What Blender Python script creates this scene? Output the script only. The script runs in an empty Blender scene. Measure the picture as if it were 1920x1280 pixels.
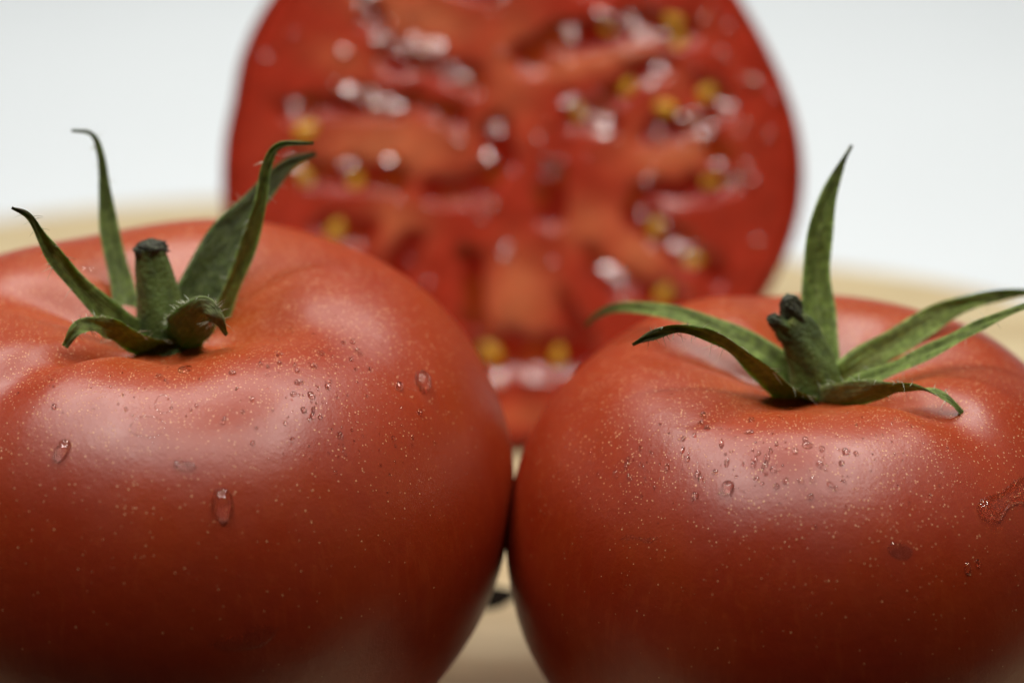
import bpy, bmesh, math, random
import numpy as np
from mathutils import Vector
from mathutils.bvhtree import BVHTree

random.seed(7)
rng = np.random.default_rng(11)
S = 0.01                                    # the script thinks in centimetres
scene = bpy.context.scene
col = scene.collection

# ------------------------------------------------------------------ camera
PITCH = math.radians(22.0)
F_PX = 4800.0                               # 90 mm on a 36 mm sensor, 1920 px wide
CAM = np.array([0.0, -30.6, 18.0])
AX = np.array([0.0, math.cos(PITCH), -math.sin(PITCH)])
UP = np.array([0.0, math.sin(PITCH), math.cos(PITCH)])
RT = np.array([1.0, 0.0, 0.0])
cam_data = bpy.data.cameras.new('camera')
cam = bpy.data.objects.new('camera', cam_data)
col.objects.link(cam)
cam.location = Vector(CAM * S)
cam.rotation_euler = (math.pi / 2 - PITCH, 0, 0)
cam_data.lens = 90.0
cam_data.sensor_width = 36.0
cam_data.clip_start = 0.01
cam_data.clip_end = 10.0
cam_data.dof.use_dof = True
cam_data.dof.focus_distance = 31.0 * S
cam_data.dof.aperture_fstop = 9.0
cam_data.dof.aperture_blades = 9
scene.camera = cam

# ------------------------------------------------------------------ world, lamps of the light box, added rear fill
world = bpy.data.worlds.new('World')
scene.world = world
world.use_nodes = True
world.node_tree.nodes['Background'].inputs[0].default_value = (0.9, 0.95, 1.0, 1)
world.node_tree.nodes['Background'].inputs[1].default_value = 0.006

def area_lamp(name, loc, sx, sy, radiance, color, target):
    d = bpy.data.lights.new(name, 'AREA')
    d.shape = 'RECTANGLE'
    d.size, d.size_y = sx * S, sy * S
    d.energy = radiance * math.pi * sx * sy * S * S
    d.color = color
    o = bpy.data.objects.new(name, d)
    col.objects.link(o)
    o.location = Vector(loc) * S
    v = Vector(target) - Vector(loc)
    o.rotation_euler = v.to_track_quat('-Z', 'Y').to_euler()
    return o

RZ, RX, RY0, RY1 = 42.0, 15.0, -11.0, 21.0
SW = 2.0
RYC = (RY0 + RY1) / 2
COOL = (1.0, 0.975, 0.92)
STRIP = 39.0
for nm, lx, ly, sx, sy, pw in (('led_strip_front', 0, RY0, 2 * RX, SW, 0.8), ('led_strip_back', 0, RY1, 2 * RX, SW, 1.0),
                           ('led_strip_side', -RX, RYC, SW, RY1 - RY0 - SW - 0.2, 1.2), ('led_strip_side', RX, RYC, SW, RY1 - RY0 - SW - 0.2, 1.2)):
    o = area_lamp(nm, (lx, ly, RZ), sx, sy, STRIP * pw, COOL, (lx, ly, 0))
    o.rotation_euler = (0, 0, 0)
o = area_lamp('ceiling_diffuser', (0, RYC, RZ + 1), 2 * RX, RY1 - RY0, 0.2, COOL, (0, RYC, 0))
o.rotation_euler = (0, 0, 0)
o = area_lamp('rear_fill', (0, 50, 46), 80, 34, 0.72, COOL, (0, 46, 0))  # extra lamp added to brighten the background
o.rotation_euler = (0, 0, 0)
o.data.spread = math.radians(80)                 # added fill lamp, beam narrowed to brighten the white sheet only
for sgn in (-1, 1):
    area_lamp('side_panel', (sgn * 34, 2, 22), 26, 26, 0.18, COOL, (0, 2, 4))

scene.view_settings.view_transform = 'Standard'
scene.view_settings.look = 'None'
scene.view_settings.exposure = 0.0
scene.view_settings.gamma = 1.0
scene.cycles.use_adaptive_sampling = False
scene.cycles.use_denoising = True
scene.cycles.max_bounces = 12
scene.cycles.transmission_bounces = 10
scene.cycles.caustics_refractive = True
scene.cycles.caustics_reflective = False
scene.cycles.blur_glossy = 0.3
scene.cycles.sample_clamp_indirect = 0.0

# ------------------------------------------------------------------ helpers
def ray(px, py):
    return AX + RT * (px - 960) / F_PX - UP * (py - 640) / F_PX

def at_y(px, py, y):
    d = ray(px, py)
    return CAM + d * ((y - CAM[1]) / d[1])

def on_plane(px, py, p0, n):
    d = ray(px, py)
    return CAM + d * (np.dot(p0 - CAM, n) / np.dot(d, n))

def norm(v):
    v = np.asarray(v, float)
    return v / max(1e-9, np.linalg.norm(v))

def smooth(e0, e1, x):
    t = np.clip((np.asarray(x, float) - e0) / (e1 - e0), 0, 1)
    return t * t * (3 - 2 * t)

def mesh_obj(name, verts, faces, mat, parent=None, origin=(0, 0, 0), shade=True, attrs=None):
    me = bpy.data.meshes.new(name)
    v = (np.asarray(verts, float) - np.asarray(origin, float)) * S
    me.from_pydata(v.tolist(), [], faces)
    if attrs:
        for k, val in attrs.items():
            val = np.asarray(val, float)
            if val.ndim == 1:
                at = me.attributes.new(k, 'FLOAT', 'POINT')
                at.data.foreach_set('value', val.astype(np.float32))
            else:
                at = me.attributes.new(k, 'FLOAT_COLOR', 'POINT')
                rgba = np.ones((len(val), 4), np.float32)
                rgba[:, :3] = val
                at.data.foreach_set('color', rgba.ravel())
    me.materials.append(mat)
    me.update()
    if shade:
        me.polygons.foreach_set('use_smooth', [True] * len(me.polygons))
    o = bpy.data.objects.new(name, me)
    col.objects.link(o)
    if parent is not None:
        o.parent = parent
    else:
        o.location = Vector(origin) * S
    return o

def empty(name, loc):
    o = bpy.data.objects.new(name, None)
    o.empty_display_size = 0.01
    col.objects.link(o)
    o.location = Vector(loc) * S
    return o

def tag(o, label=None, cat=None, group=None, kind=None):
    if label: o['label'] = label
    if cat: o['category'] = cat
    if group: o['group'] = group
    if kind: o['kind'] = kind
    return o

def grid_faces(nu, nv, wrap_v=True):
    f = []
    for i in range(nu - 1):
        for j in range(nv if wrap_v else nv - 1):
            j2 = (j + 1) % nv
            f.append((i * nv + j, (i + 1) * nv + j, (i + 1) * nv + j2, i * nv + j2))
    return f

def catmull(pts, n, closed=False):
    p = np.asarray(pts, float)
    m = len(p)
    out = []
    ts = np.linspace(0, m if closed else m - 1, n, endpoint=not closed)
    for t in ts:
        i = int(math.floor(t))
        if not closed:
            i = min(i, m - 2)
        u = t - i
        if closed:
            a, b, c, d = p[(i - 1) % m], p[i % m], p[(i + 1) % m], p[(i + 2) % m]
        else:
            b, c = p[i], p[i + 1]
            a = p[i - 1] if i > 0 else 2 * b - c
            d = p[i + 2] if i + 2 < m else 2 * c - b
        out.append(0.5 * (2 * b + (c - a) * u + (2 * a - 5 * b + 4 * c - d) * u * u + (3 * b - a - 3 * c + d) * u ** 3))
    return np.array(out)

class Nodes:
    def __init__(self, name):
        self.m = bpy.data.materials.new(name)
        self.m.use_nodes = True
        self.t = self.m.node_tree
        self.b = self.t.nodes['Principled BSDF']
        self.co = self.t.nodes.new('ShaderNodeTexCoord')
    def n(self, kind, **kw):
        nd = self.t.nodes.new(kind)
        for k, v in kw.items():
            setattr(nd, k, v)
        return nd
    def link(self, a, b):
        self.t.links.new(a, b)
    def val(self, sock, v):
        if hasattr(v, 'is_output') or isinstance(v, bpy.types.NodeSocket):
            self.link(v, sock)
        else:
            sock.default_value = v
    def math(self, op, a, b=None, clamp=False):
        nd = self.n('ShaderNodeMath', operation=op, use_clamp=clamp)
        self.val(nd.inputs[0], a)
        if b is not None:
            self.val(nd.inputs[1], b)
        return nd.outputs[0]
    def ramp(self, x, a, b, lo=0.0, hi=1.0):
        nd = self.n('ShaderNodeMapRange', interpolation_type='SMOOTHSTEP')
        self.val(nd.inputs[0], x)
        nd.inputs[1].default_value, nd.inputs[2].default_value = a, b
        nd.inputs[3].default_value, nd.inputs[4].default_value = lo, hi
        return nd.outputs[0]
    def mix(self, f, a, b):
        nd = self.n('ShaderNodeMix', data_type='RGBA')
        self.val(nd.inputs[0], f)
        for s, v in ((nd.inputs[6], a), (nd.inputs[7], b)):
            self.val(s, v if not isinstance(v, tuple) else (*v, 1.0))
        return nd.outputs[2]
    def noise(self, scale, detail=3.0, rough=0.55, vec=None, out=0):
        nd = self.n('ShaderNodeTexNoise')
        self.link(vec or self.co.outputs['Object'], nd.inputs['Vector'])
        nd.inputs['Scale'].default_value = scale
        nd.inputs['Detail'].default_value = detail
        nd.inputs['Roughness'].default_value = rough
        return nd.outputs[out]
    def voronoi(self, scale, vec=None):
        nd = self.n('ShaderNodeTexVoronoi')
        self.link(vec or self.co.outputs['Object'], nd.inputs['Vector'])
        nd.inputs['Scale'].default_value = scale
        return nd.outputs['Distance'], nd.outputs['Color']
    def attr(self, name, out='Fac'):
        nd = self.n('ShaderNodeAttribute', attribute_name=name)
        return nd.outputs[out]
    def bump(self, h, strength, dist, normal=None):
        nd = self.n('ShaderNodeBump')
        nd.inputs['Strength'].default_value = strength
        nd.inputs['Distance'].default_value = dist
        self.link(h, nd.inputs['Height'])
        if normal is not None:
            self.link(normal, nd.inputs['Normal'])
        return nd.outputs[0]
    def set(self, **kw):
        for k, v in kw.items():
            s = self.b.inputs[k.replace('_', ' ')]
            if isinstance(v, tuple) and len(v) == 3 and s.type == 'RGBA':
                v = (*v, 1.0)
            self.val(s, v)
        return self

# ------------------------------------------------------------------ materials
def skin_material(name, stem_z):
    k = Nodes(name)
    sep = k.n('ShaderNodeSeparateXYZ')
    k.link(k.co.outputs['Object'], sep.inputs[0])
    x, y, z = sep.outputs
    rad = k.math('SQRT', k.math('ADD', k.math('MULTIPLY', x, x), k.math('MULTIPLY', y, y)))
    hi = k.ramp(z, 0.030, 0.060)                                   # upper shoulder: ripe orange, plus top sheen painted into the colour
    big = k.noise(70, 3)
    c = k.mix(k.ramp(big, 0.35, 0.68), (0.265, 0.0175, 0.0020), (0.30, 0.028, 0.0030))
    c = k.mix(k.math('MULTIPLY', hi, 0.40), c, (0.40, 0.056, 0.011))  # lighter top: ripe orange and sheen put into the skin colour
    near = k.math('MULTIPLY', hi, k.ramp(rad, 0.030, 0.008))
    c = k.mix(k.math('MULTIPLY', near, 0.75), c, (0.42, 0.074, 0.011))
    mott = k.noise(420, 4)
    c = k.mix(k.ramp(mott, 0.45, 0.75, 0, 0.30), c, (0.34, 0.038, 0.006))
    mp = k.n('ShaderNodeMapping')
    k.link(k.co.outputs['Object'], mp.inputs[0])
    mp.inputs['Scale'].default_value = (1.0, 1.0, 0.10)
    st = k.noise(1100, 3, 0.6, mp.outputs[0])
    c = k.mix(k.ramp(st, 0.50, 0.74, 0, 0.28), c, (0.40, 0.062, 0.012))
    c = k.mix(k.ramp(k.noise(38, 2), 0.48, 0.70, 0, 0.35), c, (0.21, 0.011, 0.003))
    # corky pin-point specks, dense around the stem, sparse further down
    total = None
    for sc, thr, dens_lo, dens_hi in ((3000, 0.41, 0.06, 1.1), (1800, 0.26, 0.12, 0.95)):
        d, cc = k.voronoi(sc)
        sp = k.n('ShaderNodeSeparateColor')
        k.link(cc, sp.inputs[0])
        size = k.math('MULTIPLY', sp.outputs[0], thr)
        dens = k.math('ADD', k.math('MULTIPLY', k.math('MULTIPLY', hi, k.ramp(rad, 0.044, 0.020)), dens_hi - dens_lo), dens_lo)
        dens = k.math('MULTIPLY', dens, k.ramp(k.noise(110, 2), 0.32, 0.62, 0.55, 1.25))
        dens = k.math('MULTIPLY', dens, k.ramp(z, 0.030, 0.052, 0.22, 1.0))
        keep = k.math('LESS_THAN', sp.outputs[1], dens)
        dot = k.math('MULTIPLY', k.math('SUBTRACT', 1.0, k.math('DIVIDE', d, k.math('ADD', size, 0.02)), clamp=True), keep)
        dot = k.math('MULTIPLY', k.ramp(dot, 0.0, 0.45), k.ramp(sp.outputs[2], 0.0, 1.0, 0.45, 1.0))
        total = dot if total is None else k.math('MAXIMUM', total, dot)
    c = k.mix(k.math('MULTIPLY', total, 0.85), c, (0.80, 0.42, 0.20))
    fine = k.noise(2600, 3, 0.6)
    dimp = k.noise(520, 2)
    b1 = k.bump(fine, 0.11, 0.0003)
    b2 = k.bump(dimp, 0.05, 0.001, b1)
    b3 = k.bump(total, 0.25, 0.0002, b2)
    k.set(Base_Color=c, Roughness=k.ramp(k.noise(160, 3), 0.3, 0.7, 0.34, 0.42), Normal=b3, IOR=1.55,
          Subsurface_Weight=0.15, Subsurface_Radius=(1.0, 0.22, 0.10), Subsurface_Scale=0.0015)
    k.b.inputs['Coat Weight'].default_value = 0.10
    k.b.inputs['Coat Roughness'].default_value = 0.36
    return k.m

def sepal_material():
    k = Nodes('sepal_green')
    c = k.attr('tint', 'Color')
    no = k.noise(900, 4)
    nd = k.n('ShaderNodeMix', data_type='RGBA', blend_type='MULTIPLY')
    nd.inputs[0].default_value = 1.0
    k.link(c, nd.inputs[6])
    g = k.ramp(no, 0.3, 0.7, 0.65, 1.35)
    cb = k.n('ShaderNodeCombineColor')
    for i in range(3):
        k.link(g, cb.inputs[i])
    k.link(cb.outputs[0], nd.inputs[7])
    dark = k.ramp(k.noise(330, 2), 0.62, 0.72)
    c2 = k.mix(k.math('MULTIPLY', dark, 0.3), nd.outputs[2], (0.02, 0.035, 0.012))
    cx = k.n('ShaderNodeCombineXYZ')
    k.link(k.math('MULTIPLY', k.attr('across'), 3.2), cx.inputs[0]); k.link(k.math('MULTIPLY', k.attr('along'), 2.2), cx.inputs[1])
    streak = k.noise(2.2, 4, 0.6, cx.outputs[0])
    c2 = k.mix(k.ramp(streak, 0.52, 0.72, 0, 0.5), c2, (0.30, 0.35, 0.13))
    c2 = k.mix(k.ramp(streak, 0.44, 0.26, 0, 0.45), c2, (0.045, 0.07, 0.015))
    bp = k.bump(streak, 0.8, 0.0008, k.bump(k.noise(1500, 3), 0.5, 0.0004))
    k.set(Base_Color=c2, Roughness=0.55, Normal=bp, Subsurface_Weight=0.15, Subsurface_Radius=(0.4, 1.0, 0.2),
          Subsurface_Scale=0.0006)
    tl = k.n('ShaderNodeBsdfTranslucent')
    k.link(k.mix(0.6, c2, (0.30, 0.42, 0.06)), tl.inputs[0])
    ms = k.n('ShaderNodeMixShader'); ms.inputs[0].default_value = 0.25
    out = [n for n in k.t.nodes if n.type == 'OUTPUT_MATERIAL'][0]
    k.link(k.b.outputs[0], ms.inputs[1]); k.link(tl.outputs[0], ms.inputs[2]); k.link(ms.outputs[0], out.inputs['Surface'])
    return k.m

def stem_material():
    k = Nodes('stem_green')
    c = k.attr('tint', 'Color')
    d, _ = k.voronoi(2300)
    fuzz = k.ramp(d, 0.30, 0.08)
    c2 = k.mix(k.math('MULTIPLY', fuzz, 0.6), c, (0.26, 0.30, 0.15))
    c3 = k.mix(k.ramp(k.noise(500, 3), 0.45, 0.70, 0, 0.6), c2, (0.032, 0.048, 0.010))
    k.set(Base_Color=c3, Roughness=0.7, Normal=k.bump(k.noise(1800, 3), 0.7, 0.0005))
    k.b.inputs['Sheen Weight'].default_value = 0.03
    return k.m

def plain(name, color, rough=0.5, **kw):
    k = Nodes(name)
    c = k.mix(k.ramp(k.noise(600, 3), 0.3, 0.7), tuple(0.82 * x for x in color), tuple(min(1, 1.12 * x) for x in color))
    k.set(Base_Color=c, Roughness=rough, **kw)
    return k.m

def water_material(name='water', refr=0.75):
    k = Nodes(name)
    tr = k.n('ShaderNodeBsdfTransparent')
    rf = k.n('ShaderNodeBsdfRefraction')
    rf.inputs['IOR'].default_value = 1.333
    rf.inputs['Roughness'].default_value = 0.0
    gl = k.n('ShaderNodeBsdfGlossy')
    gl.inputs['Roughness'].default_value = 0.03
    fr = k.n('ShaderNodeFresnel')
    fr.inputs['IOR'].default_value = 1.42
    m1 = k.n('ShaderNodeMixShader'); m1.inputs[0].default_value = refr
    k.link(tr.outputs[0], m1.inputs[1]); k.link(rf.outputs[0], m1.inputs[2])
    m2 = k.n('ShaderNodeMixShader')
    geo = k.n('ShaderNodeNewGeometry')
    k.link(k.math('MULTIPLY', fr.outputs[0], k.math('SUBTRACT', 1.0, geo.outputs['Backfacing'])), m2.inputs[0]); k.link(m1.outputs[0], m2.inputs[1]); k.link(gl.outputs[0], m2.inputs[2])
    out = [n for n in k.t.nodes if n.type == 'OUTPUT_MATERIAL'][0]
    k.link(m2.outputs[0], out.inputs['Surface'])
    k.t.nodes.remove(k.b)
    return k.m

def flesh_material():
    k = Nodes('cut_flesh')
    c = k.attr('tint', 'Color')
    wet = k.attr('wet')
    no = k.ramp(k.noise(260, 4, 0.5), 0.3, 0.7, 0.90, 1.10)
    cb = k.n('ShaderNodeCombineColor')
    for i in range(3):
        k.link(no, cb.inputs[i])
    nd = k.n('ShaderNodeMix', data_type='RGBA', blend_type='MULTIPLY')
    nd.inputs[0].default_value = 1.0
    k.link(c, nd.inputs[6]); k.link(cb.outputs[0], nd.inputs[7])
    rough = k.ramp(wet, 0.0, 1.0, 0.30, 0.10)
    b1 = k.bump(k.noise(900, 3), 0.15, 0.0005)
    b2 = k.bump(k.noise(260, 2), 0.2, 0.0012, b1)
    k.set(Base_Color=nd.outputs[2], Roughness=rough, Normal=b2, IOR=1.42, Subsurface_Weight=0.3,
          Subsurface_Radius=(1.0, 0.25, 0.12), Subsurface_Scale=0.002)
    return k.m

def wood_material():
    k = Nodes('board_wood')
    mp = k.n('ShaderNodeMapping')
    k.link(k.co.outputs['Object'], mp.inputs[0])
    mp.inputs['Scale'].default_value = (0.12, 1.0, 1.0)
    mp.inputs['Rotation'].default_value = (0, 0, 0.12)
    warp = k.noise(40, 3, 0.5, mp.outputs[0])
    wv = k.n('ShaderNodeTexWave')
    k.link(mp.outputs[0], wv.inputs['Vector'])
    wv.bands_direction = 'Y'
    wv.inputs['Scale'].default_value = 22
    wv.inputs['Distortion'].default_value = 5.0
    wv.inputs['Detail'].default_value = 3
    wv.inputs['Detail Scale'].default_value = 1.5
    fib = k.noise(900, 4, 0.6, mp.outputs[0])
    c = k.mix(k.ramp(wv.outputs['Fac'], 0.2, 0.9), (0.67, 0.55, 0.33), (0.54, 0.41, 0.225))
    c = k.mix(k.ramp(fib, 0.4, 0.7, 0, 0.35), c, (0.33, 0.23, 0.115))
    c = k.mix(k.ramp(warp, 0.35, 0.75, 0, 0.3), c, (0.66, 0.57, 0.38))
    k.set(Base_Color=c, Roughness=0.55, Normal=k.bump(fib, 0.2, 0.0004))
    return k.m

def paper_material():
    k = Nodes('white_paper')
    c = k.mix(k.ramp(k.noise(9, 3), 0.3, 0.7), (0.745, 0.79, 0.825), (0.76, 0.805, 0.84))
    k.set(Base_Color=c, Roughness=0.75, Normal=k.bump(k.noise(700, 3), 0.1, 0.0002))
    return k.m

WATER = water_material()
FILM = water_material('water_film', 0.45)
SEPAL = sepal_material()
STEM = stem_material()
HAIR = plain('hair_pale', (0.55, 0.58, 0.42), 0.5)
SEED = plain('seed_yellow', (0.72, 0.38, 0.025), 0.16, IOR=1.5, Subsurface_Weight=0.3, Subsurface_Radius=(1.0, 0.6, 0.2), Subsurface_Scale=0.0012)

# ------------------------------------------------------------------ setting: white sweep and wooden board
def build_sweep():
    ys = list(np.linspace(6, 62, 12)) + [62 + 24 * math.sin(a) for a in np.linspace(0.1, math.pi / 2, 12)] + [86.3]
    zs = [0.0] * 12 + [24 - 24 * math.cos(a) for a in np.linspace(0.1, math.pi / 2, 12)] + [60]
    xs = np.linspace(-70, 70, 15)
    v = [(x, y, z - 1.8) for y, z in zip(ys, zs) for x in xs]
    f = grid_faces(len(ys), len(xs), False)
    return tag(mesh_obj('backdrop', v, [tuple(reversed(q)) for q in f], paper_material()), kind='structure')
build_sweep()

BOARD = [(-10.9, 21.1), (-6.5, 22.4), (-2.5, 22.3), (1.5, 20.8), (5.7, 18.6), (9.9, 16.4), (16, 10), (18.5, 3), (15, -3), (8, -5.6),
         (-4, -6.2), (-14, -4.4), (-20, 2), (-19, 11), (-15.5, 18)]

def build_board():
    o = catmull(BOARD, 160, True)
    cen = o.mean(0)
    rings = []
    for s, z in ((0.0, 0.0), (0.5, 0.0), (0.975, 0.0), (0.988, -0.03), (0.997, -0.12), (1.0, -0.3), (1.0, -1.45), (0.995, -1.7), (0.98, -1.785), (0.0, -1.785)):
        rings.append([(cen[0] + (p[0] - cen[0]) * max(s, 0.001), cen[1] + (p[1] - cen[1]) * max(s, 0.001), z) for p in o])
    v = [p for r in rings for p in r]
    f = grid_faces(len(rings), 160)
    base = (cen[0], cen[1], -1.785)
    root = empty('wooden_board', base)
    mesh_obj('slab', v, [tuple(q) for q in f], wood_material(), root, base)
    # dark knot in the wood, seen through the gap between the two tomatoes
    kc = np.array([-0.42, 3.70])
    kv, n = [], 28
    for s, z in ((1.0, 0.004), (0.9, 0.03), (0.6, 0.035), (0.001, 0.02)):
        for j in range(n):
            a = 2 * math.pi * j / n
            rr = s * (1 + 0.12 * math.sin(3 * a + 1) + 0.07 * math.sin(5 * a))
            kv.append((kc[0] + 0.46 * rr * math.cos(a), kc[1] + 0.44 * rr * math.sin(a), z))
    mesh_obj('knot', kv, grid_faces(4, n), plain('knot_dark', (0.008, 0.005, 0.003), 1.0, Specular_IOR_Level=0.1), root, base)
    tag(root, 'pale wooden board with a rounded natural edge under the tomatoes', 'board')
build_board()

# ------------------------------------------------------------------ whole tomatoes
def build_body(root, cx, cy, profile, creases, lobes, mat, tilt=(0, 0)):
    NU, NV = 190, 300
    prof = catmull(profile, NU)
    seg = np.r_[0, np.cumsum(np.linalg.norm(np.diff(prof, axis=0), axis=1))]
    s = np.linspace(0, seg[-1], NU)
    prof = np.c_[np.interp(s, seg, prof[:, 0]), np.interp(s, seg, prof[:, 1])]
    R = prof[:, 0].max()
    zeq = prof[np.argmax(prof[:, 0]), 1]
    ph = np.linspace(-math.pi, math.pi, NV, endpoint=False)
    r = np.maximum(prof[:, 0], 0.002)[:, None] * np.ones(NV)
    z = prof[:, 1][:, None] * np.ones(NV)
    t = np.gradient(prof, axis=0)
    nr, nz = -t[:, 1], t[:, 0]
    ln = np.hypot(nr, nz); nr, nz = nr / ln, nz / ln
    rn = prof[:, 0] / R
    top = prof[:, 1] > zeq
    g_up = smooth(0.06, 0.26, rn) * (1 - smooth(0.30, 0.92, rn))
    g = np.where(top, g_up, 0.0)
    disp = np.zeros((NU, NV))
    for ang, w, dep in creases:
        dd = (ph - math.radians(ang) + math.pi) % (2 * math.pi) - math.pi
        disp -= dep * g[:, None] * np.exp(-(dd / math.radians(w)) ** 2)[None, :]
        disp += 0.22 * dep * g[:, None] * np.exp(-(dd / math.radians(3.2 * w)) ** 2)[None, :]
    body = smooth(0.15, 0.8, rn)[:, None]
    for n_, a_, p_ in lobes:
        disp += a_ * body * np.cos(n_ * (ph[None, :] - math.radians(p_)))
    r2 = r + nr[:, None] * -disp * -1
    z2 = z + nz[:, None] * disp
    X = r2 * np.cos(ph); Y = r2 * np.sin(ph)
    tx, ty = math.radians(tilt[0]), math.radians(tilt[1])
    Zc = zeq
    Y2 = Y * math.cos(tx) - (z2 - Zc) * math.sin(tx); Z2 = Y * math.sin(tx) + (z2 - Zc) * math.cos(tx)
    X2 = X * math.cos(ty) + Z2 * math.sin(ty); Z3 = -X * math.sin(ty) + Z2 * math.cos(ty) + Zc
    V = np.stack([X2, Y2, Z3], -1).reshape(-1, 3)
    V[:, 2] -= V[:, 2].min() - 0.001
    V += np.array([cx, cy, 0])
    F = grid_faces(NU, NV)
    V = np.vstack([V, V[:NV].mean(0), V[-NV:].mean(0)])
    a, b = NU * NV, NU * NV + 1
    for j in range(NV):
        F.append((a, j, (j + 1) % NV)); F.append((b, (NU - 1) * NV + (j + 1) % NV, (NU - 1) * NV + j))
    # outward orientation
    p0, p1, p2 = V[F[NU * NV // 2][0]], V[F[NU * NV // 2][1]], V[F[NU * NV // 2][2]]
    nn = np.cross(p1 - p0, p2 - p0)
    if np.dot(nn, p0 - np.array([cx, cy, zeq])) < 0:
        F = [tuple(reversed(q)) for q in F]
    ob = mesh_obj('body', V, F, mat, root, (cx, cy, 0))
    return BVHTree.FromPolygons([Vector(p) for p in V], F)

GREEN = np.array([0.135, 0.190, 0.038])
GREEN_L = np.array([0.25, 0.30, 0.10])
PURPLE = np.array([0.050, 0.026, 0.018])
BROWN = np.array([0.105, 0.062, 0.030])

def build_sepal(root, origin, spec, width, twist, fold=0.35, brown=0.0, tone=1.0, under=0.6, hair=0, curl=0.0):
    """spec: (px, py, y) stations along the midrib; width in photo pixels at the stations"""
    n, m = 46, 9
    P = catmull([at_y(*q) for q in spec], n)
    W = np.interp(np.linspace(0, 1, n), np.linspace(0, 1, len(width)), width) / 145.0
    W = np.convolve(np.r_[W[0], W[0], W, W[-1], W[-1]], np.ones(5) / 5, 'valid')
    TW = np.interp(np.linspace(0, 1, n), np.linspace(0, 1, len(twist)), twist)
    T = np.gradient(P, axis=0)
    wob = random.uniform(0, 6)
    V, tint, nrm, acr, alo = [], [], [], [], []
    length = float(np.linalg.norm(np.diff(P, axis=0), axis=1).sum())
    for i in range(n):
        t = norm(T[i]); v = norm(CAM - P[i])
        w0 = norm(np.cross(v, t)); n0 = norm(np.cross(t, w0))
        a = math.radians(TW[i])
        w = w0 * math.cos(a) + n0 * math.sin(a)
        nn = n0 * math.cos(a) - w0 * math.sin(a)
        f = i / (n - 1)
        th = 0.035 * (1 - 0.5 * f)
        ripple = 1 + 0.05 * math.sin(7 * f * 3.1 + wob) + 0.04 * math.sin(17 * f + 2 * wob)
        up, lo = [], []
        for j in range(m):
            s = -1 + 2 * j / (m - 1)
            x = 0.5 * W[i] * s * ripple
            off = fold * 0.5 * W[i] * (abs(s) ** 1.4) + 0.012 * math.sin(23 * f + 5 * s + wob) - 0.010 * math.exp(-(s / 0.16) ** 2)
            k = max(0.0, 1 - s * s) ** 0.5
            c0 = P[i] + w * x + nn * off
            up.append(c0 + nn * th * 0.5 * k); lo.append(c0 - nn * th * 0.5 * k)
        V += up + lo[::-1]
        br = brown * smooth(0.62, 0.95, f)
        acr += [-1 + 2 * j / (m - 1) for j in range(m)] + [3 - 2 * j / (m - 1) for j in range(m)]
        alo += [f * length + wob] * (2 * m)
        for j in range(m):
            s = -1 + 2 * j / (m - 1)
            vein = math.exp(-(s / 0.14) ** 2) * 0.35 + 0.25 * abs(s) ** 6
            c = GREEN * tone * (1 - vein) + GREEN_L * tone * vein
            c = c * (1 - 0.25 * f) + GREEN_L * tone * 0.25 * f
            tint.append(c * (1 - br) + BROWN * br)
        for j in range(m):
            c = GREEN_L * 0.55 * tone
            pu = under * (1 - smooth(0.3, 0.8, f))
            c = c * (1 - pu) + PURPLE * pu
            tint.append(c * (1 - br) + BROWN * br)
        nrm.append((w, nn))
    F = grid_faces(n, 2 * m)
    F.append(tuple(range(2 * m - 1, -1, -1))); F.append(tuple((n - 1) * 2 * m + j for j in range(2 * m)))
    o = mesh_obj('sepal', V, F, SEPAL, root, origin, attrs={'tint': np.array(tint), 'across': np.array(acr), 'along': np.array(alo)})
    if hair:
        hv, hf = [], []
        for _ in range(hair):
            i = random.randint(2, n - 6); sd = random.choice((-1, 1))
            w, nn = nrm[i]; t = norm(T[i])
            p = P[i] + w * 0.5 * W[i] * sd * random.uniform(0.8, 1.0) + nn * fold * 0.5 * W[i]
            d = norm(w * sd * random.uniform(0.3, 1) + nn * random.uniform(-0.5, 0.9) + t * random.uniform(-0.6, 0.6))
            L = random.uniform(0.05, 0.16)
            bend = np.array([random.uniform(-.3, .3), random.uniform(-.3, .3), -0.2]) * L
            q = np.cross(d, norm(CAM - p)); q = norm(q) * 0.005
            q2 = norm(np.cross(d, q)) * 0.005
            b = len(hv)
            for s in (0, 0.5, 1):
                c = p + d * L * s + bend * s * s
                k = 1 - 0.8 * s
                hv += [c + q * k, c - 0.5 * q * k + q2 * k, c - 0.5 * q * k - q2 * k]
            for s in range(2):
                for j in range(3):
                    hf.append((b + 3 * s + j, b + 3 * s + (j + 1) % 3, b + 3 * s + 3 + (j + 1) % 3, b + 3 * s + 3 + j))
        h = mesh_obj('hair', hv, hf, HAIR, o, origin)
        tag(h, kind='stuff')
    return o

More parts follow.
